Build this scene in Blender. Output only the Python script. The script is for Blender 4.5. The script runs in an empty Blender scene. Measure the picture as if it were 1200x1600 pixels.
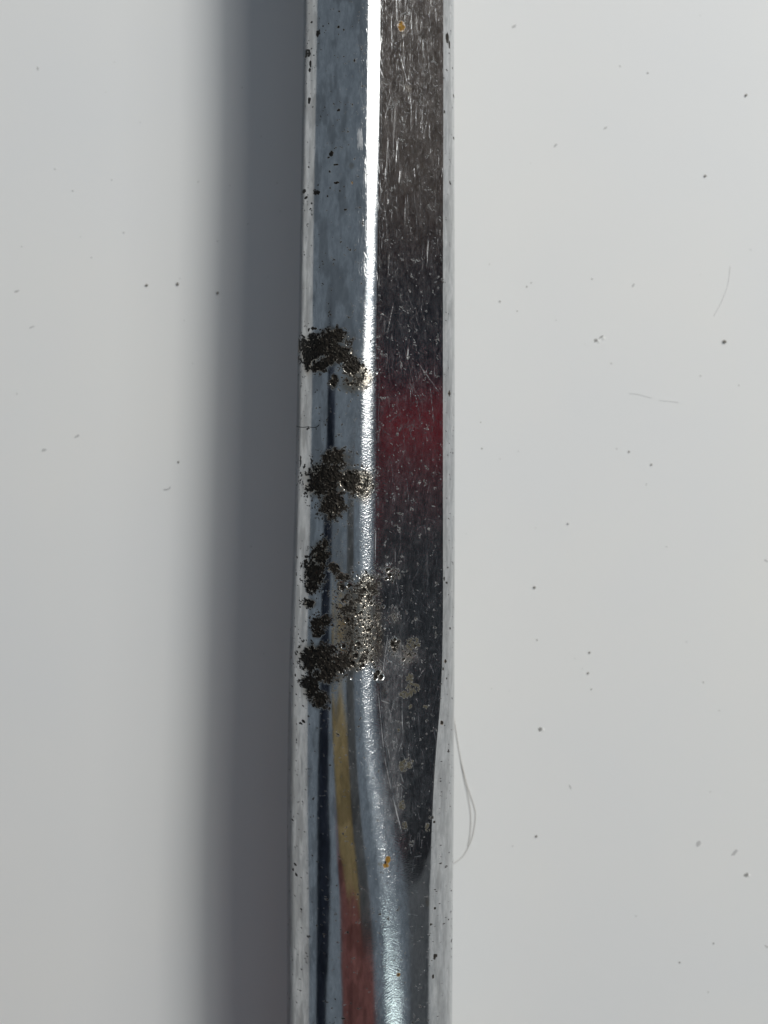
import bpy, bmesh, math, random
import numpy as np
from mathutils import Vector, Matrix

R = math.radians
scene = bpy.context.scene
col = scene.collection
rng = np.random.default_rng(11)
random.seed(11)

# ------------------------------------------------------------------ scale
MM = 0.001
S = 0.0984 * MM            # metres per photograph pixel at the tube's mid height
HC = 0.250                 # camera height above the table
Z0 = 0.0115                # mid height of the tube

# ------------------------------------------------------------------ camera
cam_d = bpy.data.cameras.new("camera")
cam = bpy.data.objects.new("camera", cam_d)
col.objects.link(cam)
cam.location = (0, 0, HC)
cam.rotation_euler = (0, 0, 0)
cam_d.sensor_fit = 'VERTICAL'
cam_d.sensor_height = 24.0
half = 800 * S
cam_d.lens = 12.0 * (HC - Z0) / half
cam_d.clip_start = 0.002
cam_d.clip_end = 20
cam_d.dof.use_dof = True
cam_d.dof.focus_distance = HC - 0.019
cam_d.dof.aperture_fstop = 9.0
scene.camera = cam

# ------------------------------------------------------------------ world: the dim even light of a room
w = bpy.data.worlds.new("World")
scene.world = w
w.use_nodes = True
bg = w.node_tree.nodes["Background"]
bg.inputs[0].default_value = (0.72, 0.86, 1.0, 1)
bg.inputs[1].default_value = 0.21

# ------------------------------------------------------------------ lamps: two windows up to the right, and added lamps that soften and fill
def area(name, loc, target, sx, sy, power, colour):
    d = bpy.data.lights.new(name, 'AREA')
    d.shape = 'RECTANGLE'
    d.size = sx
    d.size_y = sy
    d.energy = power
    d.color = colour
    o = bpy.data.objects.new(name, d)
    col.objects.link(o)
    o.location = loc
    # local -Z faces the target, local Y stays along the world's Y
    z = (Vector(loc) - Vector(target)).normalized()
    y = Vector((0, 1, 0))
    y = (y - z * y.dot(z)).normalized()
    x = y.cross(z)
    o.rotation_euler = Matrix((x, y, z)).transposed().to_euler()
    return o

area("window_light", (0.597, 0.67, 0.633), (0.0, 0.67, 0.0), 0.17, 0.88, 6.7, (1.0, 0.975, 0.925))
area("window_soften_light", (0.607, 0.69, 0.637), (0.0, 0.69, 0.0), 0.45, 0.82, 6.6, (1.0, 0.975, 0.925))  # wider lamp over the same window, added to soften the shadow's edge
area("ridge_fill_light", (0.60, 0.17, 0.63), (0.0, 0.17, 0.0), 0.20, 0.18, 0.075, (0.86, 0.95, 1.0))  # fill lamp added to carry the ridge highlight on past the window
area("ridge_dim_fill_light", (0.60, -0.155, 0.63), (0.0, -0.155, 0.0), 0.20, 0.46, 0.05, (0.88, 0.96, 1.0))  # weaker added fill, keeps the ridge faintly bright between the two windows
area("far_window_light", (0.54, -0.58, 0.67), (0.0, -0.58, 0.0), 0.16, 0.32, 0.92, (0.84, 1.0, 0.96))

scene.view_settings.view_transform = 'Standard'
scene.view_settings.look = 'None'
scene.view_settings.exposure = 0.0
scene.view_settings.gamma = 1.0
scene.render.engine = 'CYCLES'
scene.cycles.max_bounces = 8

# ------------------------------------------------------------------ helpers
def tag(o, label=None, cat=None, group=None, kind=None):
    if label: o["label"] = label
    if cat: o["category"] = cat
    if group: o["group"] = group
    if kind: o["kind"] = kind
    return o

def at(px, py, z=0.0):
    """photograph pixel -> point in the place at height z"""
    f = (HC - z) / (HC - Z0)
    return Vector(((px - 600) * S * f, (800 - py) * S * f, z))

_tab = [np.random.default_rng(100 + k).random((256, 256)) for k in range(12)]
def vnoise(x, y, seed=0):
    t = _tab[seed % 12]
    x = np.asarray(x, float) + seed * 17.3
    y = np.asarray(y, float) + seed * 9.1
    xi = np.floor(x).astype(int); yi = np.floor(y).astype(int)
    fx = x - xi; fy = y - yi
    fx = fx * fx * (3 - 2 * fx); fy = fy * fy * (3 - 2 * fy)
    a = t[yi & 255, xi & 255]; b = t[yi & 255, (xi + 1) & 255]
    c = t[(yi + 1) & 255, xi & 255]; d = t[(yi + 1) & 255, (xi + 1) & 255]
    return (a * (1 - fx) + b * fx) * (1 - fy) + (c * (1 - fx) + d * fx) * fy
def fbm(x, y, seed=0, n=4):
    v = 0; a = 0.5; s = 0
    for k in range(n):
        v = v + a * vnoise(x * 2 ** k, y * 2 ** k, seed + k); s += a; a *= 0.5
    return v / s
def sstep(a, b, x):
    t = np.clip((x - a) / (b - a), 0, 1)
    return t * t * (3 - 2 * t)

# node helper
class NT:
    def __init__(s, name):
        s.m = bpy.data.materials.new(name); s.m.use_nodes = True
        s.t = s.m.node_tree; s.t.nodes.clear()
        s.out = s.n('ShaderNodeOutputMaterial')
    def n(s, ty, **kw):
        nd = s.t.nodes.new(ty)
        for k, v in kw.items(): setattr(nd, k, v)
        return nd
    def put(s, sock, v):
        if isinstance(v, bpy.types.NodeSocket): s.t.links.new(v, sock)
        elif v is not None: sock.default_value = v
    def math(s, op, a, b=None, c=None, clamp=False):
        nd = s.n('ShaderNodeMath', operation=op, use_clamp=clamp)
        s.put(nd.inputs[0], a); s.put(nd.inputs[1], b); s.put(nd.inputs[2], c)
        return nd.outputs[0]
    def mix(s, f, a, b):
        nd = s.n('ShaderNodeMix', data_type='RGBA')
        s.put(nd.inputs[0], f); s.put(nd.inputs[6], a); s.put(nd.inputs[7], b)
        return nd.outputs[2]
    def attr(s, name, vec=False):
        nd = s.n('ShaderNodeAttribute', attribute_name=name)
        return nd.outputs[1] if vec else nd.outputs[2]
    def noise(s, vec, scale, detail=3, rough=0.55, stretch=None):
        if stretch:
            mp = s.n('ShaderNodeMapping'); s.put(mp.inputs[0], vec); mp.inputs[3].default_value = stretch
            vec = mp.outputs[0]
        nd = s.n('ShaderNodeTexNoise'); s.put(nd.inputs['Vector'], vec)
        nd.inputs['Scale'].default_value = scale; nd.inputs['Detail'].default_value = detail
        nd.inputs['Roughness'].default_value = rough
        return nd.outputs[0]
    def ramp(s, f, lo, hi, a=0.0, b=1.0):
        nd = s.n('ShaderNodeMapRange'); s.put(nd.inputs[0], f)
        for i, v in enumerate((lo, hi, a, b)): s.put(nd.inputs[i + 1], v)
        nd.clamp = True
        return nd.outputs[0]
    def bsdf(s, **kw):
        nd = s.n('ShaderNodeBsdfPrincipled')
        for k, v in kw.items(): s.put(nd.inputs[k], v)
        s.t.links.new(nd.outputs[0], s.out.inputs[0])
        return nd

def simple(name, colour, rough=0.7, grain=0.12, scale=60, metallic=0.0):
    t = NT(name)
    co = t.n('ShaderNodeTexCoord').outputs['Object']
    f = t.noise(co, scale, 4)
    lo = tuple(c * (1 - grain) for c in colour) + (1,); hi = tuple(min(1, c * (1 + grain)) for c in colour) + (1,)
    t.bsdf(**{'Base Color': t.mix(f, lo, hi), 'Roughness': rough, 'Metallic': metallic})
    return t.m

# ------------------------------------------------------------------ table
def table_material():
    t = NT("pale_table_lacquer")
    co = t.n('ShaderNodeTexCoord').outputs['Object']
    big = t.noise(co, 22, 3, 0.5)
    c = t.mix(t.ramp(big, 0.3, 0.7), (0.735, 0.745, 0.755, 1), (0.765, 0.765, 0.755, 1))
    fine = t.noise(co, 900, 2, 0.5)
    patch = t.ramp(t.noise(co, 30, 2), 0.45, 0.65)
    b = t.n('ShaderNodeBump'); b.inputs['Strength'].default_value = 0.10; b.inputs['Distance'].default_value = 0.00006
    t.put(b.inputs['Height'], t.math('MULTIPLY', fine, patch))
    t.bsdf(**{'Base Color': c, 'Roughness': 0.42, 'Specular IOR Level': 0.35, 'Normal': b.outputs[0]})
    return t.m
M_TABLE = table_material()
def box(name, x0, x1, y0, y1, z0, z1, mat, bevel=0.0, parent=None):
    bm = bmesh.new()
    bmesh.ops.create_cube(bm, size=1)
    for v in bm.verts:
        v.co = Vector((x0 + (v.co.x + .5) * (x1 - x0), y0 + (v.co.y + .5) * (y1 - y0), z0 + (v.co.z + .5) * (z1 - z0)))
    if bevel:
        bmesh.ops.bevel(bm, geom=list(bm.edges), offset=bevel, segments=3, affect='EDGES', profile=0.5)
    me = bpy.data.meshes.new(name); bm.to_mesh(me); bm.free()
    me.materials.append(mat)
    o = bpy.data.objects.new(name, me); col.objects.link(o)
    if parent: o.parent = parent
    return o
table = box("table_top", -0.20, 0.75, -0.75, 0.95, -0.03, 0.0, M_TABLE, 0.002)
tag(table, "smooth pale grey white table surface under the metal tube", None, kind="structure")

# ------------------------------------------------------------------ tube: a round chromed tube pressed flat along its upper right side
# For each row of the photograph: where along x the surface has a given tilt (degrees right of straight up).
ALPHA = 34.0
NODES = [-90, -53, -30, 0, 10, 18, 25.5, ALPHA, ALPHA, 50, 90]
def roundrow(xl, xr):
    c = (xl + xr) / 2; r = (xr - xl) / 2
    return [c + r * math.sin(R(a)) for a in NODES]
KEYS = {
    -400: [477, 493, 514, 560, 573, 580, 592, 597, 692, 693, 708],
    0:    [474, 490.5, 513, 558, 572, 578, 592, 597, 692, 693, 709.5],
    200:  [471, 487, 510, 556, 570, 575, 590, 595, 692, 693, 710],
    400:  [468, 484, 507, 552, 566, 572, 586, 592, 691.5, 692.5, 710.5],
    600:  [464, 482.5, 505, 549, 561, 568, 581, 591, 691.5, 692.5, 710.7],
    800:  [460, 480, 502, 546, 556, 562, 580, 590, 691.5, 692.5, 710.7],
    1000: [453, 475, 500, 544, 557, 564, 578, 591, 691, 692, 710.3],
    1100: [450.7, 475, 500, 545, 558, 565, 580, 595, 687.5, 688.5, 710],
    1200: [449, 474.5, 502, 549, 563, 571, 587, 607, 679, 680.5, 709.5],
    1300: [448.3, 474.5, 506, 556, 573, 582, 601, 625, 672.5, 675.5, 709],
    1350: [448.1, 474.5, 509, 562, 579, 589, 610, 641, 662, 676.5, 708.6],
    1400: [448, 474.5, 511, 567, 585, 596, 619, 649, 651, 677, 708],
    1500: [448, 474.7, 512, 573, 594, 606.5, 629, 649.5, 650.2, 676.5, 707.3],
    1650: None, 2000: None,
}
KEYS[1650] = roundrow(448, 706.5)
KEYS[2000] = roundrow(448, 705)
NSEG = [26, 20, 44, 18, 12, 26, 22, 100, 14, 22]
ky = np.array(sorted(KEYS)); kx = np.array([KEYS[k] for k in ky], float)

rows = np.concatenate([np.linspace(-560, -60, 12, endpoint=False), np.arange(-60, 1661, 1.15), np.linspace(1680, 2160, 12)])
nr = len(rows)
def catmull(t, xs, ys):
    i = np.clip(np.searchsorted(xs, t) - 1, 0, len(xs) - 2)
    h = xs[i + 1] - xs[i]; u = (t - xs[i]) / h
    m = np.zeros_like(ys); m[1:-1] = (ys[2:] - ys[:-2]) / (xs[2:] - xs[:-2]); m[0] = (ys[1] - ys[0]) / (xs[1] - xs[0]); m[-1] = (ys[-1] - ys[-2]) / (xs[-1] - xs[-2])
    return (2*u**3-3*u**2+1)*ys[i] + (u**3-2*u**2+u)*h*m[i] + (-2*u**3+3*u**2)*ys[i+1] + (u**3-u**2)*h*m[i+1]
cx = np.stack([catmull(np.clip(rows, -400, 2000), ky, kx[:, j]) for j in range(len(NODES))], 1)   # rows x nodes
cx = np.maximum.accumulate(cx, axis=1)
PX, PZ, SEG = [], [], []
zacc = np.zeros(nr)
PX.append(cx[:, 0]); PZ.append(zacc.copy()); SEG.append(0)
for j in range(len(NODES) - 1):
    a, b = NODES[j], NODES[j + 1]; n = NSEG[j]
    x0, x1 = cx[:, j], cx[:, j + 1]
    for k in range(1, n + 1):
        u = k / n
        if a == b:
            x = x0 + (x1 - x0) * u; z = zacc - math.tan(R(a)) * (x - x0)
        else:
            if b == 90 or a == -90:
                th = a + (b - a) * u
            else:
                th = math.degrees(math.asin(math.sin(R(a)) + (math.sin(R(b)) - math.sin(R(a))) * u))
            k_ = (x1 - x0) / (math.sin(R(b)) - math.sin(R(a)))
            x = x0 + k_ * (math.sin(R(th)) - math.sin(R(a)))
            z = zacc + k_ * (math.cos(R(th)) - math.cos(R(a)))
        PX.append(x); PZ.append(z); SEG.append(j)
    zacc = PZ[-1].copy()
PX = np.array(PX).T; PZ = np.array(PZ).T; SEG = np.array(SEG)       # nr x nc, in photograph pixels
nc = PX.shape[1]
hl = (PX[:, -1] - PX[:, 0]) / 2 * 0.92
zl = hl; PZ = PZ + zl[:, None]
YY = np.repeat(rows[:, None], nc, 1)
dS = np.hypot(np.diff(PX, axis=1), np.diff(PZ, axis=1))
SS = np.concatenate([np.zeros((nr, 1)), np.cumsum(dS, 1)], 1)      # arc length

# world positions: the photograph's x holds at the height of each point
def to_world(px, z_px, py):
    z = z_px * S
    f = (HC - z) / (HC - Z0)
    fy = (HC - 0.022 - 0.003 * (1 - py / 1600)) / (HC - Z0)
    return np.stack([(px - 600) * S * f, (800 - py) * S * fy, z], -1)
# the bar lies slightly raised towards its far end, and its flat is straight
jm = int(np.argmax(SEG == 7)) + 50
zc = PZ[:, jm]
i0, i1 = np.searchsorted(rows, 0), np.searchsorted(rows, 1020)
corr = zc[i0] + (zc[i1] - zc[i0]) * (rows - rows[i0]) / (rows[i1] - rows[i0]) - zc
corr[:i0] = 0.0
corr[i1:] = 0.0
kern = np.exp(-0.5 * (np.arange(-150, 151) / 45.0) ** 2); kern /= kern.sum()
corr = np.convolve(np.pad(corr, 150, mode='edge'), kern, mode='valid')
LIFT = 5 * np.clip((2160 - rows) / 560, 0, 1) + np.clip(1600 - rows, 0, None) / 1600 * 26 + corr
PZ = PZ + LIFT[:, None]
zl = PZ[:, 0]; zr = PZ[:, -1]
P = to_world(PX, PZ, YY)

def grid_normals(P):
    du = np.gradient(P, axis=1); dv = np.gradient(P, axis=0)
    n = np.cross(dv, du); ln = np.linalg.norm(n, axis=2, keepdims=True)
    n = n / np.maximum(ln, 1e-12)
    return n
N = grid_normals(P)
if N[nr // 2, nc // 2, 2] < 0: N = -N

# ---- fields on the surface, in photograph pixels
height = np.zeros((nr, nc)); scratch = np.zeros((nr, nc)); dark = np.zeros((nr, nc))
rust = np.zeros((nr, nc)); tarn = np.zeros((nr, nc)); film = np.zeros((nr, nc))
NXp, NYp = PX, YY
def blob(x, y, rx, ry, rot=0):
    c, s = math.cos(R(rot)), math.sin(R(rot))
    dx = NXp - x; dy = NYp - y
    u = (dx * c + dy * s) / rx; v = (-dx * s + dy * c) / ry
    return np.exp(-(u * u + v * v))
n1 = fbm(SS / 9, YY / 9, 1, 4); n2 = fbm(SS / 3.2, YY / 3.2, 2, 3); n3 = fbm(SS / 22, YY / 22, 5, 3)
# black corroded patches: list of blobs each
PATCHES = [
    [(500, 535, 36, 20, 0), (522, 523, 24, 14, 10), (534, 550, 24, 15, 30), (487, 545, 19, 22, 0), (550, 570, 15, 14, 40), (498, 570, 14, 9, 0), (481, 560, 8, 18, 0), (515, 560, 18, 10, 0)],
    [(522, 596, 7, 11, 10)],
    [(515, 745, 36, 28, 0), (522, 715, 22, 15, 0), (518, 785, 20, 26, 0), (547, 752, 20, 18, 20), (496, 757, 19, 20, 0)],
    [(500, 868, 14, 22, 10), (491, 897, 17, 24, 0), (486, 915, 10, 13, 0), (508, 851, 6, 11, 0)],
    [(522, 888, 9, 7, 30), (535, 902, 12, 6, 10), (533, 917, 6, 7, 0)],
    [(484, 945, 10, 7, 0)],
    [(503, 972, 16, 9, -15), (496, 989, 10, 9, -30)],
    [(502, 1030, 32, 21, 0), (486, 1032, 16, 24, 0), (520, 1045, 24, 14, -10), (535, 1035, 17, 15, 0), (507, 1058, 22, 11, 0)],
    [(487, 1076, 13, 19, 0), (499, 1093, 14, 15, 20), (478, 1068, 8, 10, 0)],
]
core = []
for pl in PATCHES:
    f = np.zeros((nr, nc))
    for b in pl: f = np.maximum(f, blob(*b))
    core.append(f)
coreall = np.max(core, axis=0)
n4 = fbm(SS / 5.0, YY / 4.0, 4, 4)
n5 = fbm(SS / 2.0, YY / 1.6, 9, 2)
scat = np.maximum.reduce([0.50 * blob(545, 950, 20, 55), 0.58 * blob(550, 1022, 28, 24), 0.46 * blob(575, 925, 22, 24), 0.50 * blob(560, 592, 18, 20, 30), 0.52 * blob(562, 757, 20, 22), 0.42 * blob(612, 900, 14, 16), 0.42 * blob(616, 1010, 12, 14), 0.5 * blob(591, 1055, 9, 10)])
d = np.maximum(coreall, scat) + (n1 - 0.5) * 0.50 + (n4 - 0.5) * 0.80 + (n5 - 0.5) * 0.85
d = d - 0.30 * sstep(0.52, 0.62, vnoise(SS / 6.0, YY / 5.0, 10)) * (1 - sstep(0.75, 1.0, coreall))
dark = np.maximum(dark, sstep(0.25, 0.40, d) * (1 - 0.85 * sstep(0.64, 0.76, n5)))
# pitted, tarnished zones round them
PIT = [(560, 590, 20, 22, 30), (566, 757, 22, 26, 0), (548, 600, 20, 14, 0), (560, 965, 32, 62, 0), (575, 1000, 24, 48, 0), (553, 1030, 28, 20, 0), (575, 915, 20, 24, 0), (585, 985, 16, 60, 0)]
pit = np.zeros((nr, nc))
for b in PIT: pit = np.maximum(pit, blob(*b))
FLATPIT = [(608, 896, 15, 18, 0), (617, 1012, 12, 16, 20), (591, 1055, 9, 11, 0), (616, 968, 18, 18, 0), (640, 1030, 22, 20, 0)]
fp = np.zeros((nr, nc))
for b in FLATPIT: fp = np.maximum(fp, blob(*b))
pitmask = np.clip(np.maximum(pit, fp * 0.8) * 1.0 + coreall * 0.55, 0, 1)
tarn = np.clip(sstep(0.12, 0.75, np.maximum(np.maximum(pit, coreall * 0.9), fp * .5) + (n3 - .5) * .5), 0, 1)
segp = lambda a: np.interp(YY[:, 0], ky, kx[:, a])[:, None]
edge = np.clip((np.interp(YY[:, 0], ky, kx[:, 1])[:, None] + 3 - PX) / 6.0, 0, 1)
smudge = edge * (0.15 + 0.85 * sstep(0.42, 0.62, fbm(SS / 9, YY / 45, 2, 3)))
smudge = np.maximum(smudge, 0.75 * sstep(0.50, 0.66, fbm(SS / 16, YY / 48, 7, 4)) * np.clip((segp(5) - PX) / 15, 0, 1))
smudge = np.maximum(smudge, 0.6 * np.clip((PX - segp(9)) / 4, 0, 1) * sstep(0.42, 0.62, fbm(SS / 7, YY / 40, 3, 3)))
smudge = np.maximum(smudge, 1.2 * sstep(0.10, 0.45, coreall * (0.6 + 0.8 * n1)))
# the pits themselves
def window(x, y, r):
    i0 = np.searchsorted(rows, y - r); i1 = np.searchsorted(rows, y + r)
    if i1 <= i0: return None
    m = (i0 + i1) // 2
    j0 = np.searchsorted(PX[m], x - r); j1 = np.searchsorted(PX[m], x + r)
    if j1 <= j0: return None
    return slice(i0, i1), slice(j0, j1)
cand = 0
ys_ok = (rows > -40) & (rows < 1640)
def add_pit(x, y, r, depth, dk, el=1.0):
    wd = window(x, y, r * 2.2)
    if wd is None: return
    i = np.searchsorted(rows, y); j = min(np.searchsorted(PX[i], x), nc - 1) if i < nr else 0
    s0 = SS[i, j]
    dx = (SS[wd] - s0) * el; dy = YY[wd] - y
    q = np.sqrt(dx * dx + dy * dy) / r
    wob = 0.75 + 0.5 * vnoise(SS[wd] / (r * .7), YY[wd] / (r * .7), 7)
    q = q / wob
    height[wd] -= depth * (1 - sstep(0.3, 1.0, q))
    height[wd] += depth * 0.08 * np.exp(-((q - 1.25) / 0.28) ** 2)
    dark[wd] = np.maximum(dark[wd], dk * (1 - sstep(0.55, 0.95, q)))
for _ in range(22000):
    x = rng.uniform(465, 650); y = rng.uniform(500, 1110)
    i = min(np.searchsorted(rows, y), nr - 1); j = min(np.searchsorted(PX[i], x), nc - 1)
    p = pitmask[i, j]
    if rng.random() < (p ** 1.7) * 0.42:
        r = rng.gamma(2.4, 0.36) + 0.75
        add_pit(x, y, min(r, 3.6), rng.uniform(0.3, 1.0) * min(r, 3) * 0.34, rng.choice([0.3, 0.8, 1.0, 1.0]))
for (x, y, r) in [(559, 1006, 4), (555, 1024, 4.5), (542, 970, 4), (536, 756, 5), (546, 740, 4), (573, 751, 3), (568, 922, 3.5), (576, 985, 3.5), (605, 892, 4), (609, 900, 4), (604, 905, 3), (617, 1002, 3.5), (613, 1010, 4), (616, 1018, 3), (590, 1052, 5), (595, 1060, 5), (587, 1060, 4), (545, 915, 4), (535, 1010, 4), (550, 1036, 4), (567, 1040, 3.5)]:
    add_pit(x, y, r, r * 0.6, 1.0)
# crust relief in the black patches
crust = dark * sstep(0.2, 0.5, coreall)
height -= crust * 1.0
height += crust * ((fbm(SS / 4.5, YY / 4.5, 3, 3) - 0.5) * 2.6 + (fbm(SS / 2.0, YY / 2.0, 8, 2) - .5) * 1.4)
# small dark specks and rust flecks
SPK = [(497, 33, 4, 8), (479, 57, 3, 10), (483, 60, 3, 7), (485, 79, 2, 8), (484, 88, 2, 4), (483, 137, 2.5, 7), (529, 163, 4, 2.5), (505, 24, 2, 2), (487, 11, 2, 2.5),
       (530, 5, 2, 1.6), (529, 30, 2, 3), (537, 78, 2, 1.5), (518, 232, 5, 6), (513, 237, 3, 2), (531, 222, 1.5, 2), (525, 250, 5, 2), (515, 260, 2, 2), (475, 282, 4, 5), (478, 294, 3, 3), (495, 291, 6, 5),
       (526, 279, 5, 2.5), (487, 306, 2, 2), (512, 299, 2, 2), (531, 292, 1.5, 2), (485, 315, 2, 2), (489, 508, 4, 3), (474, 1131, 4, 3), (470, 1135, 3, 2), (482, 1122, 2, 1.5), (461, 1360, 2, 4), (463, 1376, 2, 3), (457, 1292, 2, 2), (458, 1370, 1.5, 3), (460, 710, 1, 9), (470, 717, 1.5, 9),
       (699, 22, 3, 12), (702, 30, 2, 8), (698, 75, 1.5, 2), (694, 145, 2, 3), (709, 110, 1.5, 3), (709, 180, 1.5, 3), (703, 258, 1.2, 5), (702, 606, 2, 6), (697, 668, 1.2, 1.2), (700, 707, 1, 1), (694, 908, 1.5, 5), (698, 915, 1.5, 3), (703, 990, 1.5, 3), (696, 1042, 2, 5), (692, 1054, 1.5, 3), (698, 1070, 1.5, 2), (690, 1140, 2.5, 4), (701, 1188, 2, 4), (679, 1427, 2, 2.4), (680, 1502, 3, 6), (676, 1532, 2, 4), (705, 1493, 1, 4), (673, 1450, 2.5, 2), (602, 1344, 2, 2), (622, 1517, 2, 2.2), (597, 52, 1.2, 1.2)]
for (x, y, rx, ry) in SPK:
    dark = np.maximum(dark, sstep(0.26, 0.46, blob(x, y, rx * .8, ry * .8) * (0.0 + 1.15 * n5 + 0.5 * n2)) * 0.95)
for k in range(90):                                     # fine freckles all over the plating
    y = rng.uniform(-50, 1650); i = min(np.searchsorted(rows, y), nr - 1)
    j = rng.integers(2, nc - 2); x = PX[i, j]
    left = j < 90
    if not left and rng.random() < 0.6: continue
    add_pit(x, y, rng.uniform(0.4, 1.05), 0.2, rng.choice([0.15, 0.22, 0.4]), 1.4)
RUST = [(627, 20, 6, 8, 0.9), (630, 27, 8, 8, 0.35), (628, 50, 5, 4, 0.3), (638, 118, 7, 6, 0.45), (606, 1340, 4, 6, 1.0), (603, 1349, 5, 4, 0.8), (594, 1346, 5, 3, 0.45), (668, 1415, 3, 7, 0.45), (622, 1517, 3, 3, 0.9), (702, 606, 2, 4, 0.9), (696, 1042, 2, 3, 0.8), (690, 1140, 2.5, 4, 0.8), (549, 253, 4, 5, .45), (599, 225, 4, 3, .3), (660, 240, 5, 5, .25), (600, 1082, 3, 6, .3), (550, 280, 2, 3, .5), (635, 10, 40, 9, .12)]
for (x, y, rx, ry, a) in RUST:
    if a < 0.5:
        tarn = np.maximum(tarn, 1.4 * a * sstep(0.1, 0.7, blob(x, y, rx, ry) * (0.5 + n5))); continue
    rust = np.maximum(rust, a * sstep(0.15, 0.75, blob(x, y, rx, ry) * (0.0 + 1.2 * n5 + 0.7 * n2)))
# dull films of dried dirt on the lower part of the flat
FILM = [(645, 1082, 13, 10, 0), (634, 1090, 12, 8, 0), (640, 1066, 7, 12, 0), (640, 1108, 5, 6, 0), (665, 1112, 5, 5, 0), (630, 1200, 8, 13, 0), (640, 1197, 8, 10, 0), (632, 1292, 5, 8, 0), (622, 1143, 3, 4, 0), (628, 1260, 6, 9, 0), (672, 770, 14, 22, 0), (652, 752, 30, 10, 0), (660, 830, 30, 40, 0), (645, 1010, 14, 14, 0), (668, 1300, 5, 10, 0)]
fl = np.zeros((nr, nc))
for k, b in enumerate(FILM): fl = np.maximum(fl, blob(*b) * (0.45 if 9 < k < 13 else 1.0))
film = np.clip(sstep(0.30, 0.95, fl + (n1 - .5) * .8 + (n4 - .5) * .7 + (n5 - .5) * .8) * (0.35 + 0.65 * (fl > .46)) * sstep(0.40, 0.56, 0.55 * n5 + 0.45 * n4), 0, 1)
haze = np.exp(-((PX - 612) / 22) ** 2) * sstep(960, 1060, YY) * (1 - sstep(1260, 1340, YY)) + 0.6 * fp + 0.12 * np.exp(-((YY - 800) / 70) ** 2) * (PX > 600)
haze = np.clip(haze * (0.4 + 1.2 * n1), 0, 1) * (PX > 585) * (PX < 693)
haze = np.maximum(haze, 0.75 * sstep(0.06, 0.45, coreall * (0.6 + 0.8 * n1)))
# ---- scratches: rough lines that catch the window
def line(x0, y0, x1, y1, wdt, a, bend=0.0):
    ya, yb = (y0, y1) if y0 < y1 else (y1, y0)
    L = max(abs(x1 - x0), abs(y1 - y0)); n = max(3, int(L / 0.6))
    for k in range(n + 1):
        u = k / n
        x = x0 + (x1 - x0) * u + bend * math.sin(u * math.pi); y = y0 + (y1 - y0) * u
        i = int(np.searchsorted(rows, y))
        if i >= nr or i < 1: continue
        fade = min(1, 5 * u, 5 * (1 - u)) * (0.6 + 0.4 * random.random())
        j0 = max(0, np.searchsorted(PX[i], x - wdt) - 1); j1 = min(nc, np.searchsorted(PX[i], x + wdt) + 1)
        if j1 <= j0: continue
        v = a * fade * np.clip(1.25 - np.abs(PX[i, j0:j1] - x) / wdt, 0, 1)
        scratch[i, j0:j1] = np.maximum(scratch[i, j0:j1], v)
for k in range(820):                                       # along the flat
    y = rng.uniform(-60, 1340) ** 1.0
    dens = 1.0 if y < 380 else (0.75 if y < 620 else 0.55)
    if rng.random() > dens: continue
    xl = np.interp(y, ky, kx[:, 7]); xr = np.interp(y, ky, kx[:, 8])
    u = rng.beta(1.2, 1.7); x = xl + (xr - xl) * u
    L = rng.gamma(1.6, 15 if y < 620 else 8) + 4
    ang = rng.normal(0, 0.05 if y < 420 else 0.22)
    line(x, y, x + math.tan(ang) * L, y + L, rng.uniform(0.32, 0.65), rng.uniform(0.08, 0.78) ** 2.1, rng.normal(0, .5))
for k in range(900):                                       # short nicks at all angles, thick in the middle stretch
    y = rng.normal(720, 300)
    if y < -40 or y > 1340: continue
    xl = np.interp(y, ky, kx[:, 7]); xr = np.interp(y, ky, kx[:, 8])
    x = rng.uniform(xl, xr); L = rng.gamma(2, 3.0) + 1.5; a = rng.uniform(-1.3, 1.3)
    line(x, y, x + L * math.sin(a), y + L * math.cos(a), rng.uniform(0.28, 0.52), rng.uniform(0.06, 0.62) ** 1.8)
for k in range(520):                                       # cross hatched polishing nicks on the ridge
    y = rng.uniform(-40, 1640)
    xl = np.interp(y, ky, kx[:, 3]); xr = np.interp(y, ky, kx[:, 7])
    if y > 1300: xl = np.interp(y, ky, kx[:, 4]); xr = xl + 90
    x = rng.uniform(xl, xr); L = rng.gamma(2, 2.6) + 2; a = rng.normal(1.15, 0.3)
    if y < 420: a = rng.normal(0.15, 0.2); L *= 1.8; x = rng.uniform(xl + 4, xr)
    line(x, y, x + L * math.sin(a), y + L * math.cos(a), rng.uniform(0.3, 0.55), rng.uniform(0.15, 0.75) ** 1.3)
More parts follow.
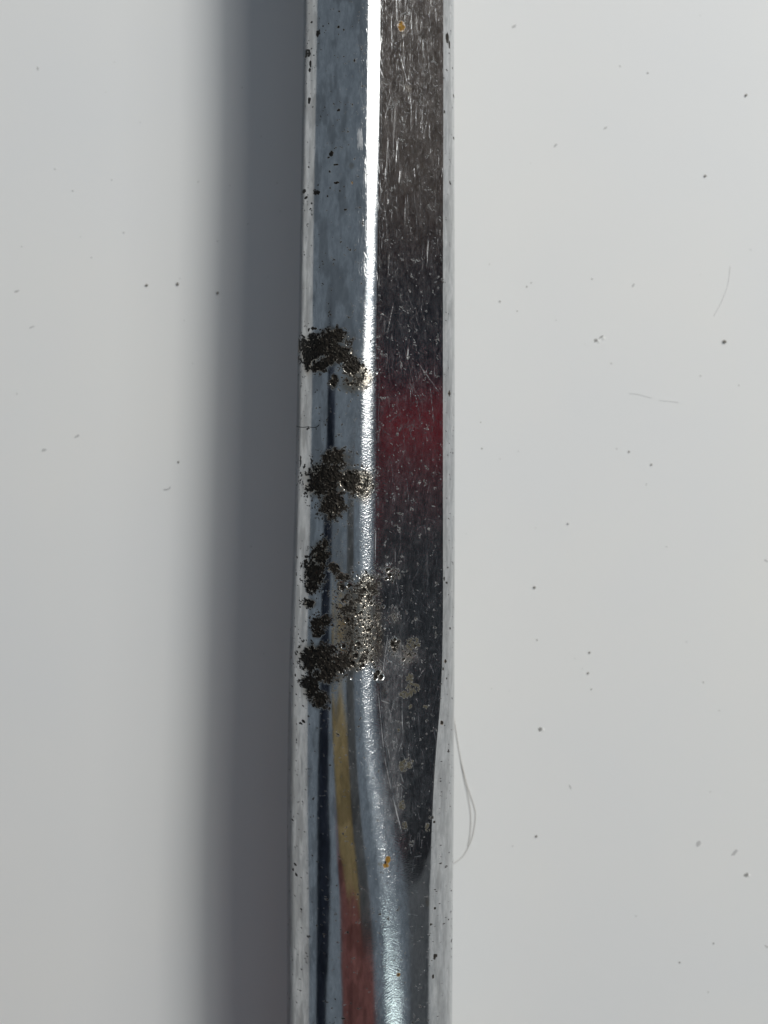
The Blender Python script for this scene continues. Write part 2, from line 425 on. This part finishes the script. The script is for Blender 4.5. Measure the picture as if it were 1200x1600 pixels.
BIG = [(611, 0, 612, 66, .7, .6), (641, 0, 645, 42, .6, .5), (624, 62, 638, 116, .8, .55), (640, 122, 643, 165, .8, .5), (612, 130, 602, 170, .6, .45), (618, 140, 613, 230, .9, .4), (621, 200, 618, 245, .7, .95), (602, 248, 601, 278, .7, 1.0),
       (625, 250, 623, 275, .8, .95), (647, 243, 648, 262, .6, .9), (607, 300, 605, 310, .7, .9), (691, 235, 690, 255, .5, .8), (668, 50, 673, 105, .5, .35), (606, 545, 603, 575, .7, .5), (616, 460, 604, 520, .6, .6), (608, 385, 606, 430, .7, .5), (638, 535, 636, 556, .9, .9), (649, 554, 690, 610, .5, .6), (640, 590, 660, 625, .4, .45), (626, 640, 604, 660, .5, .4), (629, 670, 632, 695, .5, .45), (641, 650, 629, 668, .5, .4),
       (607, 985, 597, 1060, .6, .7), (611, 990, 600, 1055, .5, .4), (627, 1050, 629, 1160, .5, .6), (629, 1160, 622, 1180, .5, .5), (656, 1060, 666, 1048, .6, .7), (653, 1115, 656, 1170, .6, .3), (590, 1075, 600, 1180, .6, .7), (600, 1180, 612, 1240, .6, .6), (612, 1240, 630, 1310, .6, .6), (587, 820, 586, 880, .9, .8), (586, 880, 585, 980, .6, .35), (523, 676, 536, 677, .6, .8), (516, 923, 532, 925, .5, .6), (517, 1082, 528, 1077, .7, .7), (560, 1375, 580, 1392, .6, .5), (549, 1352, 560, 1356, .4, .4), (535, 1562, 542, 1561, 1.0, 1.0), (586, 1560, 595, 1545, .7, .5), (602, 1557, 611, 1552, .9, .9), (586, 1394, 596, 1398, .5, .7)]
for b in BIG: line(*b[:4], b[4], b[5])
# bright flake at the ridge
for k in range(70):
    line(rng.uniform(557, 566), rng.uniform(188, 200), rng.uniform(559, 568), rng.uniform(215, 232), .5, .8)
for k in range(60):
    x = rng.uniform(557, 572); y = rng.uniform(60, 420); line(x, y, x + rng.normal(0, 1.5), y + rng.gamma(2, 8), .4, rng.uniform(.2, .7))

height = np.clip(height, -4.0, 3.0)
P2 = P + N * (height * S)[:, :, None]
P2 = P2 + N * ((fbm(SS / 60, YY / 90, 6, 2) - .5) * 0.35 * S)[:, :, None]     # the plating is not perfectly true
N2 = grid_normals(P2)
if N2[nr // 2, nc // 2, 2] < 0: N2 = -N2

# ---- material of the tube
def metal_material():
    t = NT("worn_chrome_plate")
    sv = t.attr('surf', True)
    scr = t.attr('scratch'); dk = t.ramp(t.attr('dark'), 0.12, 0.45); ru = t.ramp(t.attr('rust'), 0.1, 0.5); ta = t.attr('tarnish'); fi = t.ramp(t.attr('film'), 0.2, 0.38); br = t.attr('brush'); fa = t.attr('flat')
    hz = t.attr('haze')
    blot = t.noise(sv, 0.5, 5, 0.66, (1.6, 0.5, 1))
    blot2 = t.noise(sv, 1.3, 5, 0.7, (1.5, 0.55, 1))
    fine = t.noise(sv, 3.0, 4, 0.65, (1.5, 0.5, 1))
    mott = t.math('MULTIPLY_ADD', blot2, 0.5, t.math('MULTIPLY', blot, 0.5))
    chrome = t.mix(t.ramp(mott, 0.38, 0.62), (0.43, 0.445, 0.46, 1), (0.66, 0.67, 0.68, 1))
    chrome = t.mix(t.math('MULTIPLY', t.attr('smudge'), 0.68), chrome, (0.26, 0.265, 0.27, 1))
    c = t.mix(t.math('MULTIPLY', ta, 0.85), chrome, (0.33, 0.29, 0.235, 1))
    c = t.mix(t.math('MULTIPLY', scr, 0.5), c, (0.72, 0.72, 0.72, 1))
    c = t.mix(fi, c, (0.060, 0.054, 0.038, 1))
    c = t.mix(ru, c, t.mix(t.ramp(fine, .35, .65), (0.09, 0.042, 0.008, 1), (0.30, 0.165, 0.02, 1)))
    dkc = t.mix(t.ramp(fine, 0.4, 0.72), (0.004, 0.0035, 0.003, 1), (0.042, 0.035, 0.027, 1))
    c = t.mix(dk, c, dkc)
    met = t.math('SUBTRACT', 1.0, t.math('MAXIMUM', t.math('MULTIPLY', dk, 0.97), t.math('MAXIMUM', ru, fi)), clamp=True)
    r0 = t.ramp(mott, 0.35, 0.65, 0.065, 0.145)
    ro = t.math('ADD', r0, t.math('MULTIPLY', scr, 0.32))
    ro = t.math('ADD', ro, t.math('MULTIPLY', ta, 0.08))
    ro = t.math('ADD', ro, t.math('MULTIPLY', hz, 0.12))
    ro = t.math('ADD', ro, t.math('MULTIPLY', t.math('MULTIPLY', fa, t.ramp(fine, .4, .7)), 0.06))
    ro = t.math('ADD', ro, t.math('MULTIPLY', t.math('MAXIMUM', t.math('MAXIMUM', dk, ru), fi), 0.45), clamp=True)
    # fine relief: nicks round the tube on the ridge, lengthwise ones on the flat
    def rot(vec, ang, st):
        m1 = t.n('ShaderNodeMapping'); t.put(m1.inputs[0], vec); m1.inputs[2].default_value = (0, 0, R(ang))
        m2 = t.n('ShaderNodeMapping'); t.put(m2.inputs[0], m1.outputs[0]); m2.inputs[3].default_value = st
        return m2.outputs[0]
    ac1 = t.noise(rot(sv, 24, (0.9, 4.6, 1)), 1.0, 3, 0.6)
    ac2 = t.noise(rot(sv, -18, (1.0, 5.2, 1)), 1.0, 3, 0.6)
    across = t.math('ADD', ac1, ac2)
    along = t.noise(sv, 1.0, 4, 0.7, (7.0, 0.5, 1))
    gen = t.noise(sv, 4.0, 4, 0.7)
    h = t.math('MULTIPLY', across, t.math('MULTIPLY', br, 1.4))
    h = t.math('ADD', h, t.math('MULTIPLY', along, t.math('MULTIPLY', fa, 0.5)))
    h = t.math('ADD', h, t.math('MULTIPLY', gen, 0.14))
    h = t.math('SUBTRACT', h, t.math('MULTIPLY', scr, 0.45))
    b = t.n('ShaderNodeBump'); b.inputs['Strength'].default_value = 0.6; b.inputs['Distance'].default_value = 0.00004
    t.put(b.inputs['Height'], h)
    t.bsdf(**{'Base Color': c, 'Metallic': met, 'Roughness': ro, 'Normal': b.outputs[0], 'Specular IOR Level': 0.2})
    return t.m
M_METAL = metal_material()

# masks of where the polish runs across
jj = np.arange(nc)
segx = lambda a: np.interp(YY[:, 0], ky, kx[:, a])[:, None]
brush = np.exp(-((PX - (segx(6) - 4)) / 17.0) ** 2) * sstep(380, 620, YY)
brush = np.maximum(brush, np.exp(-((PX - 612) / 26.0) ** 2) * sstep(1180, 1380, YY))
brush = np.maximum(brush, 0.30 * np.exp(-((PX - (segx(6) - 4)) / 12.0) ** 2))
flatm = ((SEG == 7).astype(float))[None, :] * np.clip(1 - sstep(1250, 1345, YY), 0, 1)

# ---- split the one surface into the tube wall, the flat face and the corroded patches
owner = np.zeros((nr - 1, nc - 1), int)
fX = (PX[:-1, :-1] + PX[1:, 1:]) / 2; fY = (YY[:-1, :-1] + YY[1:, 1:]) / 2
isflat = (SEG[1:] == 7)[None, :] & (fY < 1342)
owner[isflat] = 1
pp = fp[:-1, :-1]
for k, f in enumerate(core):
    ff = f[:-1, :-1] + (n1[:-1, :-1] - .5) * .18
    owner[ff > 0.44] = 2 + k
zone = np.maximum.reduce([blob(*b) for b in PIT[3:]])[:-1, :-1] + (n1[:-1, :-1] - .5) * .2
NPZ = 2 + len(core)
owner[(zone > 0.42) & (owner < 2) & (~isflat)] = NPZ
def keep_main(mask):
    """largest connected piece of a mask of faces"""
    lab = np.zeros(mask.shape, int); best = 0; nbest = 0; cur = 0
    todo = mask.copy()
    for (i, j) in zip(*np.nonzero(mask)):
        if not todo[i, j]: continue
        cur += 1; st = [(i, j)]; todo[i, j] = False; cnt = 0
        while st:
            a, b = st.pop(); lab[a, b] = cur; cnt += 1
            for c_, d_ in ((a+1, b), (a-1, b), (a, b+1), (a, b-1)):
                if 0 <= c_ < mask.shape[0] and 0 <= d_ < mask.shape[1] and todo[c_, d_]:
                    todo[c_, d_] = False; st.append((c_, d_))
        if cnt > nbest: nbest, best = cnt, cur
    return lab == best
for k in range(2, NPZ + 1):
    m = owner == k
    if m.any():
        main = keep_main(m)
        lost = m & ~main
        owner[lost] = np.where(isflat[lost], 1, 0)

surf = np.stack([SS * 0.0984, YY * 0.0984, np.zeros_like(SS)], -1)   # in millimetres
FIELDS = {'scratch': scratch, 'dark': dark, 'rust': rust, 'tarnish': tarn, 'film': film, 'brush': brush, 'flat': flatm, 'haze': haze, 'smudge': smudge}

def mesh_from(name, verts, quads, normals, attrs, surfv, mat):
    me = bpy.data.meshes.new(name)
    nv, nf = len(verts), len(quads)
    me.vertices.add(nv); me.vertices.foreach_set('co', verts.astype(np.float32).ravel())
    me.loops.add(nf * 4); me.loops.foreach_set('vertex_index', quads.astype(np.int32).ravel())
    me.polygons.add(nf); me.polygons.foreach_set('loop_start', np.arange(0, nf * 4, 4, dtype=np.int32))
    me.polygons.foreach_set('use_smooth', np.ones(nf, bool))
    me.update(calc_edges=True)
    for k, v in attrs.items():
        a = me.attributes.new(k, 'FLOAT', 'POINT'); a.data.foreach_set('value', v.astype(np.float32))
    if surfv is not None:
        a = me.attributes.new('surf', 'FLOAT_VECTOR', 'POINT'); a.data.foreach_set('vector', surfv.astype(np.float32).ravel())
    if normals is not None:
        me.normals_split_custom_set_from_vertices(normals.tolist())
    me.materials.append(mat)
    return me
idx = np.arange(nr * nc).reshape(nr, nc)
Q = np.stack([idx[:-1, :-1], idx[1:, :-1], idx[1:, 1:], idx[:-1, 1:]], -1)      # facing outwards
flatP = P2.reshape(-1, 3); flatN = N2.reshape(-1, 3); flatS = surf.reshape(-1, 3)
def part_mesh(name, sel):
    q = Q[sel]
    u, inv = np.unique(q, return_inverse=True)
    q2 = inv.reshape(-1, 4)
    at_ = {k: v.ravel()[u] for k, v in FIELDS.items()}
    return u, q2, at_
tube = bpy.data.objects.new("metal_tube", None); col.objects.link(tube)
tag(tube, "worn chromed metal tube with one side pressed flat, lying across the pale table", "metal tube")
tube.empty_display_size = 0.02

def link_part(name, me, label=None):
    o = bpy.data.objects.new(name, me); col.objects.link(o); o.parent = tube
    if label: o["label"] = label
    return o
# wall: front faces not owned by others, the underside and the inner bore
u, q2, at_ = part_mesh("tube_wall", owner == 0)
wv = flatP[u]; wn = flatN[u]; ws = flatS[u]
nb = 40
ph = np.linspace(0, math.pi, nb)[None, :]
cxm = ((PX[:, 0] + PX[:, -1]) / 2)[:, None]; hw = ((PX[:, -1] - PX[:, 0]) / 2)[:, None]
step = 12
rsel = np.unique(np.concatenate([np.arange(0, nr, step), [nr - 1]]))
def under(scale=1.0):
    x = cxm + hw * np.cos(ph); lo = (zr[:, None] * (1 + np.cos(ph)) + zl[:, None] * (1 - np.cos(ph))) / 2
    lo = lo - LIFT[:, None]
    z = lo * (1 - np.sin(ph)) + LIFT[:, None]
    return x, z
ux, uz = under()
UP = to_world(ux, uz, np.repeat(rows[:, None], nb, 1))
UP[:, 0] = P2[:, -1]; UP[:, -1] = P2[:, 0]
UPs = UP[rsel]; UNs = grid_normals(UPs)
cen = np.stack([UPs[:, :, 0].mean(1), UPs[:, :, 1].mean(1), Z0 + LIFT[rsel] * S], -1)[:, None]
if ((UPs - cen) * UNs).sum() < 0: UNs = -UNs
UNs[:, 0] = N2[rsel, -1]; UNs[:, -1] = N2[rsel, 0]
m0 = len(wv)
uid = np.arange(len(rsel) * nb).reshape(len(rsel), nb) + m0
UQ = np.stack([uid[:-1, :-1], uid[1:, :-1], uid[1:, 1:], uid[:-1, 1:]], -1).reshape(-1, 4)
# bore: inner wall 1.6 mm inside, plus the two annular ends
ring = np.concatenate([P[rsel], UPs[:, 1:-1]], 1)[:, ::6]
cenr = ring.mean(1, keepdims=True)
inner = cenr + (ring - cenr) * np.array([0.86, 1, 0.86])
ni = ring.shape[1]
iid = np.arange(len(rsel) * ni).reshape(len(rsel), ni) + m0 + len(rsel) * nb
ir = np.roll(iid, -1, axis=1)
IQ = np.stack([iid[:-1], ir[:-1], ir[1:], iid[1:]], -1).reshape(-1, 4)
inn = (cenr - ring); inn[:, :, 1] = 0; inn = inn / np.linalg.norm(inn, axis=2, keepdims=True)
e0 = m0 + len(rsel) * (nb + ni)
eo = np.arange(ni) + e0; eo2 = eo + ni
EQ = np.concatenate([np.stack([eo, np.roll(eo, -1), np.roll(iid[0], -1), iid[0]], -1), np.stack([eo2, iid[-1], np.roll(iid[-1], -1), np.roll(eo2, -1)], -1)])
endn = np.concatenate([np.tile([0, 1.0, 0], (ni, 1)), np.tile([0, -1.0, 0], (ni, 1))])
allv = np.concatenate([wv, UPs.reshape(-1, 3), inner.reshape(-1, 3), ring[0], ring[-1]])
alln = np.concatenate([wn, UNs.reshape(-1, 3), inn.reshape(-1, 3), endn])
extra = len(allv) - len(wv)
alla = {k: np.concatenate([v, np.zeros(extra)]) for k, v in at_.items()}
alls = np.concatenate([ws, allv[len(wv):] * 1000])
me = mesh_from("tube_wall", allv, np.concatenate([q2, UQ, IQ, EQ]), alln, alla, alls, M_METAL)
link_part("tube_wall", me)
LBL = {1: ("flat_face", "flat scratched face that mirrors dark brown, black and red")}
CL = ["upper black corrosion patch, a thick comma running down to the ridge", "tiny black corrosion island under the upper patch", "middle black corrosion patch with tan pits at its right",
      "black corrosion streak at the left below the middle patch", "small ragged black streak right of the long one", "smallest black fleck at the left side", "thin black corrosion flecks above the lowest big patch",
      "largest low black corrosion patch, reaching into the pitted zone", "lowest black corrosion patch, tapering down to the right"]
for k, l in enumerate(CL): LBL[2 + k] = ("corrosion_patch", l)
LBL[NPZ] = ("pitted_patch", "brownish patch full of small round pits on the ridge")
for k, (nm, lb) in LBL.items():
    sel = owner == k
    if not sel.any(): continue
    u, q2, at_ = part_mesh(nm, sel)
    link_part(nm, mesh_from(nm, flatP[u], q2, flatN[u], at_, flatS[u], M_METAL), lb)

def on_tube(px, py, lift=0.0):
    i = min(int(np.searchsorted(rows, py)), nr - 1); j = min(int(np.searchsorted(PX[i], px)), nc - 1)
    return Vector(P2[i, j]) + Vector(N2[i, j]) * lift

# ------------------------------------------------------------------ the far end rests on a low block, out of the picture
sb_z = float(np.interp(-500, rows, LIFT)) * S
sb = box("support_block", -0.016, 0.016, at(0, -480).y, at(0, -480).y + 0.012, 0.0, sb_z - 0.00005, simple("block_wood", (0.35, 0.25, 0.15), 0.7, 0.2, 90), 0.0006)
tag(sb, "low wooden block that props the tube's far end beyond the photo's top edge", "block")

# ------------------------------------------------------------------ hairs and fibres
def strand(name, lines, rad, mat):
    """round thin strands as one mesh"""
    vs, fs = [], []
    for pts in lines:
        pts = [Vector(p) for p in pts]
        fine = []
        for i in range(len(pts) - 1):
            p0 = pts[max(i - 1, 0)]; p1 = pts[i]; p2 = pts[i + 1]; p3 = pts[min(i + 2, len(pts) - 1)]
            for k in range(8):
                u = k / 8
                fine.append(0.5 * ((2 * p1) + (p2 - p0) * u + (2 * p0 - 5 * p1 + 4 * p2 - p3) * u * u + (3 * p1 - p0 - 3 * p2 + p3) * u ** 3))
        fine.append(pts[-1])
        base = len(vs)
        for i, p in enumerate(fine):
            tdir = (fine[min(i + 1, len(fine) - 1)] - fine[max(i - 1, 0)]).normalized()
            a = tdir.cross(Vector((0, 0, 1)))
            if a.length < 1e-6: a = Vector((1, 0, 0))
            a.normalize(); b = a.cross(tdir)
            for k in range(6):
                an = k / 6 * 2 * math.pi
                vs.append(p + (a * math.cos(an) + b * math.sin(an)) * rad)
        for i in range(len(fine) - 1):
            for k in range(6):
                fs.append((base + i * 6 + k, base + i * 6 + (k + 1) % 6, base + (i + 1) * 6 + (k + 1) % 6, base + (i + 1) * 6 + k))
        fs.append(tuple(base + k for k in range(6))[::-1]); fs.append(tuple(base + (len(fine) - 1) * 6 + k for k in range(6)))
    me = bpy.data.meshes.new(name); me.from_pydata(vs, [], fs); me.update()
    for p in me.polygons: p.use_smooth = True
    me.materials.append(mat)
    o = bpy.data.objects.new(name, me); col.objects.link(o)
    return o
M_HAIR = simple("hair_keratin", (0.46, 0.43, 0.39), 0.45, 0.2, 900)
M_FIBRE = simple("dark_fibre", (0.02, 0.022, 0.026), 0.8, 0.3, 900)
zh = 0.00012
loop1 = [(709, 1118), (711, 1132), (720, 1186), (731, 1230), (741, 1260), (743, 1277), (738, 1308), (725, 1336), (709, 1349), (700, 1353)]
loop2 = [(720, 1186), (726, 1217), (733, 1251), (736, 1277), (735, 1303), (731, 1322)]
o = strand("hair", [[at(x, y, zh) for x, y in loop1], [at(x, y, zh * 1.3) for x, y in loop2]], 0.000034, M_HAIR)
tag(o, "fine pale looped hair on the table against the tube's right side", "hair")
o = strand("fibre", [[on_tube(x, y, 0.00004) for x, y in [(463.5, 661), (468, 662.5), (474, 663.6), (481, 663.6), (487, 664.6), (493, 665), (498, 662)]]], 0.00005, M_FIBRE)
tag(o, "short dark fibre stuck across the tube's left side between two corrosion patches", "fibre")
o = strand("lint_fibre", [[at(x, y, 0.00008) for x, y in [(256, 765), (261, 764.5), (265, 763), (266, 760)]]], 0.00004, simple("grey_lint", (0.3, 0.31, 0.32), .9, .2, 900))
tag(o, "tiny curved grey lint fibre on the table in the tube's shadow edge", "fibre")

# ------------------------------------------------------------------ specks on the table
M_SPECK = simple("dark_grit", (0.22, 0.21, 0.19), 0.85, 0.5, 4000)
M_SPECK2 = simple("grey_grit", (0.52, 0.52, 0.51), 0.85, 0.25, 4000)
def grain_mesh(seed):
    bm = bmesh.new(); bmesh.ops.create_icosphere(bm, subdivisions=1, radius=1.0)
    r_ = random.Random(seed)
    for v in bm.verts: v.co *= r_.uniform(0.65, 1.2)
    me = bpy.data.meshes.new("dust_speck"); bm.to_mesh(me); bm.free()
    return me
GRAIN = {}
for mkey, mm in (('d', M_SPECK), ('g', M_SPECK2)):
    for s in range(4):
        g = grain_mesh(s + (10 if mkey == 'g' else 0)); g.materials.append(mm); GRAIN[mkey, s] = g
DARK = [
    (1132, 534, 3.6, "largest round dark speck on the table, far right of the tube's red reflection"),
    (340, 458, 3.2, "dark speck in the tube's shadow, nearest the tube of three in a row"),
    (277, 444, 3.2, "dark oval speck in the middle of three along the shadow edge"),
    (229, 446, 2.6, "dark speck at the left of three along the shadow edge"),
    (1166, 149, 2.8, "dark speck near the upper right corner of the table"),
    (1102, 275, 3.0, "dark ragged speck on the upper right of the table, below the corner speck"),
    (279, 722, 2.2, "lone dark speck on the shadow's soft edge, level with the red reflection"),
    (1018, 726, 2.2, "dark dot lowest in a slanting row of three right of the red reflection"),
    (983, 706, 2.0, "dark dot in the middle of a slanting row of three right of the tube"),
    (921, 1020, 2.2, "upper of two small dark dots right of the lowest corrosion patches"),
    (919, 1052, 2.0, "lower of two small dark dots right of the lowest corrosion patches"),
    (838, 1307, 2.6, "dark speck on the table to the right of the hair loop"),
    (835, 918, 2.8, "dark elongated speck right of the pitted part of the tube"),
    (888, 818, 2.4, "grey round speck on the bright table right of the tube's middle"),
]
FAINT = [(86, 264), (175, 281), (114, 298), (165, 144), (179, 97), (219, 191), (126, 370), (194, 363), (34, 385), (143, 402), (281, 435), (288, 501), (433, 286), (438, 330), (387, 350), (310, 284), (419, 433), (408, 213), (27, 615), (392, 854), (301, 568), (412, 1021), (378, 137), (340, 377), (359, 290),
         (969, 103), (1012, 114), (829, 255), (765, 413), (925, 436), (823, 448), (830, 442), (781, 471), (808, 486), (869, 500), (1094, 429), (955, 568), (751, 660), (753, 701), (810, 705), (781, 717), (964, 701), (1010, 757), (729, 834), (837, 825), (1042, 854), (839, 1000), (1073, 1003), (1099, 1066), (768, 1076), (796, 1080), (1110, 1237), (1062, 1504), (1107, 1550), (1115, 1474), (1124, 1110), (994, 1431), (1155, 602), (914, 538), (898, 1029), (910, 1045), (1173, 390), (1094, 24), (924, 1077), (801, 1322), (1095, 587)]
def speck(px, py, r, key, label, group=None):
    o = bpy.data.objects.new("dust_speck", GRAIN[key, random.randrange(4)]); col.objects.link(o)
    rr = r * S * 0.88
    o.scale = (rr * random.uniform(.75, 1.1), rr * random.uniform(.9, 1.3), rr * 0.5)
    o.rotation_euler = (0, 0, random.uniform(0, 3.1))
    o.location = at(px, py, rr * 0.40)
    tag(o, label, "dust speck", group)
for x, y, r, l in DARK: speck(x, y, r, 'd' if r != 2.4 else 'g', l)
for x, y in FAINT:
    side = "left" if x < 600 else "right"
    level = "high up" if y < 420 else ("at mid height" if y < 900 else "low down")
    far = "well away from it" if (x < 220 or x > 950) else "close to it"
    speck(x, y, random.uniform(0.85, 1.65), random.choice('ggd') if side == "right" else 'g',
          "tiny faint speck %s of the tube, %s, %s" % (side, far, level), "faint specks on the table %s of the tube" % side)

# scuffs and chips in the lacquer: parts of the table
M_SCUFF = simple("scuffed_lacquer", (0.50, 0.50, 0.50), 0.7, 0.25, 2500)
M_CHIP = simple("chipped_lacquer", (0.30, 0.30, 0.29), 0.8, 0.4, 3000)
M_RIM = simple("raised_lacquer", (0.80, 0.80, 0.79), 0.35, 0.05, 2500)
def flake(name, px, py, lx, ly, rot, mat, h=0.00003):
    n = 12; vs = [at(px, py, h)]; fs = []
    for k in range(n):
        a = k / n * 2 * math.pi; rr = random.uniform(0.6, 1.15)
        dx, dy = lx * rr * math.cos(a), ly * rr * math.sin(a)
        c, s = math.cos(rot), math.sin(rot)
        vs.append(at(px + dx * c - dy * s, py - (dx * s + dy * c), h * 0.7))
    for k in range(n):
        a = vs[k + 1]; vs.append(Vector((a.x, a.y, 0.0)) + (Vector((a.x, a.y, 0)) - Vector((vs[0].x, vs[0].y, 0))) * 0.12)
    for k in range(n):
        b = (k + 1) % n
        fs.append((0, 1 + b, 1 + k)[::-1]); fs.append((1 + k, 1 + b, 1 + n + b, 1 + n + k)[::-1])
    me = bpy.data.meshes.new(name); me.from_pydata(vs, [], fs); me.update()
    me.materials.append(mat)
    o = bpy.data.objects.new(name, me); col.objects.link(o); o.parent = table
    return o
for (x, y, lx, ly, r) in [(26, 455, 4, 1.6, .4), (50, 511, 4.5, 1.4, .3), (59, 107, 1.6, 3, .3), (121, 681, 5, 1.8, .5), (69, 703, 4, 2.4, .3), (803, 41, 4.5, 2.2, .5), (946, 200, 4, 1.4, .5), (868, 227, 3.4, 1.8, .9), (989, 446, 3.4, 1.6, .9), (891, 1230, 1.2, 5, .5), (1197, 876, 4, 1.6, -.5), (1198, 1479, 4, 1.6, -.6), (1091, 1318, 4.5, 4.5, 0), (1148, 1332, 6, 3, .8)]:
    flake("scuff_mark", x, y, lx, ly, r, M_SCUFF)
for (x, y, lx, ly, r) in [(931, 532, 3.2, 2.6, .6), (939, 527, 4.5, 1.4, .5), (844, 1139, 3.0, 3.4, .2), (1166, 1367, 4.2, 2.6, .5)]:
    flake("lacquer_chip", x, y, lx, ly, r, M_CHIP)
    flake("chip_rim", x + 4.5, y + 1.5, 2.6, 2.2, r, M_RIM, 0.00009)
def scratch_part(pts, a):
    o = strand("table_scratch", [[at(x, y, 0.00001) for x, y in pts]], 0.00003, M_SCUFF); o.parent = table
scratch_part([(983, 615), (995, 616), (1008, 619.5), (1018, 622)], 1)
scratch_part([(1030, 626), (1044, 627), (1060, 629)], 1)
scratch_part([(1141, 416), (1137, 445), (1127, 472), (1115, 494)], 1)

# ------------------------------------------------------------------ unseen stand-in boxes, added to give the tube its mirrored colours
def mirrored(name, b, colour, rough, label, cat, bev=0.004):
    o = box(name, *b, simple(name + "_surface", colour, rough, 0.15, 25), bev)
    return tag(o, label, cat)
mirrored("brown_standin", (0.48, 0.60, 0.134, 0.62, 0.0, 0.27), (0.19, 0.135, 0.105), 0.6, "dull brown stand-in box added right of the tube, mirrored at the top of its flat", "box")
mirrored("black_standin", (0.48, 0.60, 0.0540, 0.1215, 0.0, 0.27), (0.017, 0.018, 0.031), 0.5, "black stand-in box added between the brown and the red one, mirrored in the flat face", "box")
mirrored("maroon_standin", (0.48, 0.60, 0.1225, 0.1325, 0.0, 0.27), (0.085, 0.018, 0.018), 0.5, "thin maroon stand-in box added to be mirrored as a faint dark red line above the black", "box")
mirrored("red_standin", (0.48, 0.60, 0.0280, 0.0530, 0.0, 0.27), (0.66, 0.032, 0.05), 0.5, "red stand-in box added to be mirrored as the crimson patch in the middle of the flat face", "box")
mirrored("charcoal_standin", (0.48, 0.60, -0.075, 0.0270, 0.0, 0.27), (0.05, 0.05, 0.055), 0.6, "long charcoal stand-in box added to be mirrored below the red patch in the flat face", "box")

mirrored("grey_standin", (0.48, 0.60, -0.60, -0.077, 0.0, 0.27), (0.34, 0.34, 0.34), 0.6, "mid grey stand-in box added to be mirrored beside the bright streak low on the tube", "box")
# floating sheets added for the photographer's clothes, a sleeve and telephone: unseen, only mirrored
def cloth(name, x0, x1, y0, y1, z, colour, label, thick=0.006, amp=0.012):
    n, m = 40, 40; top, bot = [], []
    for j in range(m + 1):
        for i in range(n + 1):
            x = x0 + (x1 - x0) * i / n; y = y0 + (y1 - y0) * j / m
            dz = amp * (math.sin(x * 60 + 2 * math.sin(y * 17)) + 0.6 * math.sin(x * 23 - y * 31))
            top.append((x + 0.010 * math.sin(y * 38), y + 0.008 * math.sin(x * 45), z + dz + thick))
            bot.append((x + 0.010 * math.sin(y * 38), y + 0.008 * math.sin(x * 45), z + dz))
    vs = top + bot; N_ = len(top); fs = []
    g = lambda i, j: j * (n + 1) + i
    for j in range(m):
        for i in range(n):
            q = (g(i, j), g(i + 1, j), g(i + 1, j + 1), g(i, j + 1))
            fs.append(q); fs.append(tuple(N_ + k for k in q[::-1]))
    rim = [g(i, 0) for i in range(n)] + [g(n, j) for j in range(m)] + [g(i, m) for i in range(n, 0, -1)] + [g(0, j) for j in range(m, 0, -1)]
    for a, b in zip(rim, rim[1:] + rim[:1]): fs.append((a, N_ + a, N_ + b, b))
    me = bpy.data.meshes.new(name); me.from_pydata(vs, [], fs); me.update()
    for p in me.polygons: p.use_smooth = True
    me.materials.append(simple(name + "_weave", colour, 0.9, 0.2, 60))
    o = bpy.data.objects.new(name, me); col.objects.link(o)
    return tag(o, label, "cloth")
cloth("red_cloth_standin", -0.285, 0.055, -0.62, -0.114, 0.34, (0.52, 0.215, 0.19), "dull red stand-in cloth added above the tube, mirrored as a broad red band low on it")
cloth("yellow_cloth_standin", -0.235, -0.005, -0.128, -0.030, 0.335, (0.62, 0.46, 0.22), "yellow stand-in cloth added above the tube, mirrored as a short ochre band below the corrosion", amp=0.004)
def limb(name, pts, rad, colour, label):
    o = strand(name, [pts], rad, simple(name + "_weave", colour, 0.9, 0.3, 50))
    return tag(o, label, "sleeve")
limb("navy_sleeve", [(-0.27, 0.075, 0.30), (-0.30, 0.02, 0.30), (-0.36, -0.09, 0.24), (-0.42, -0.20, 0.14), (-0.45, -0.30, 0.12), (-0.46, -0.48, 0.11)], 0.060, (0.010, 0.017, 0.035), "navy sleeve left of the tube, mirrored as a dark blue band")
box_phone = box("phone", -0.030, 0.045, -0.125, 0.022, 0.253, 0.261, simple("phone_glass", (0.13, 0.135, 0.14), 0.4, 0.05, 30), 0.003)
tag(box_phone, "dark phone held level above the tube, mirrored along its crown", "phone")
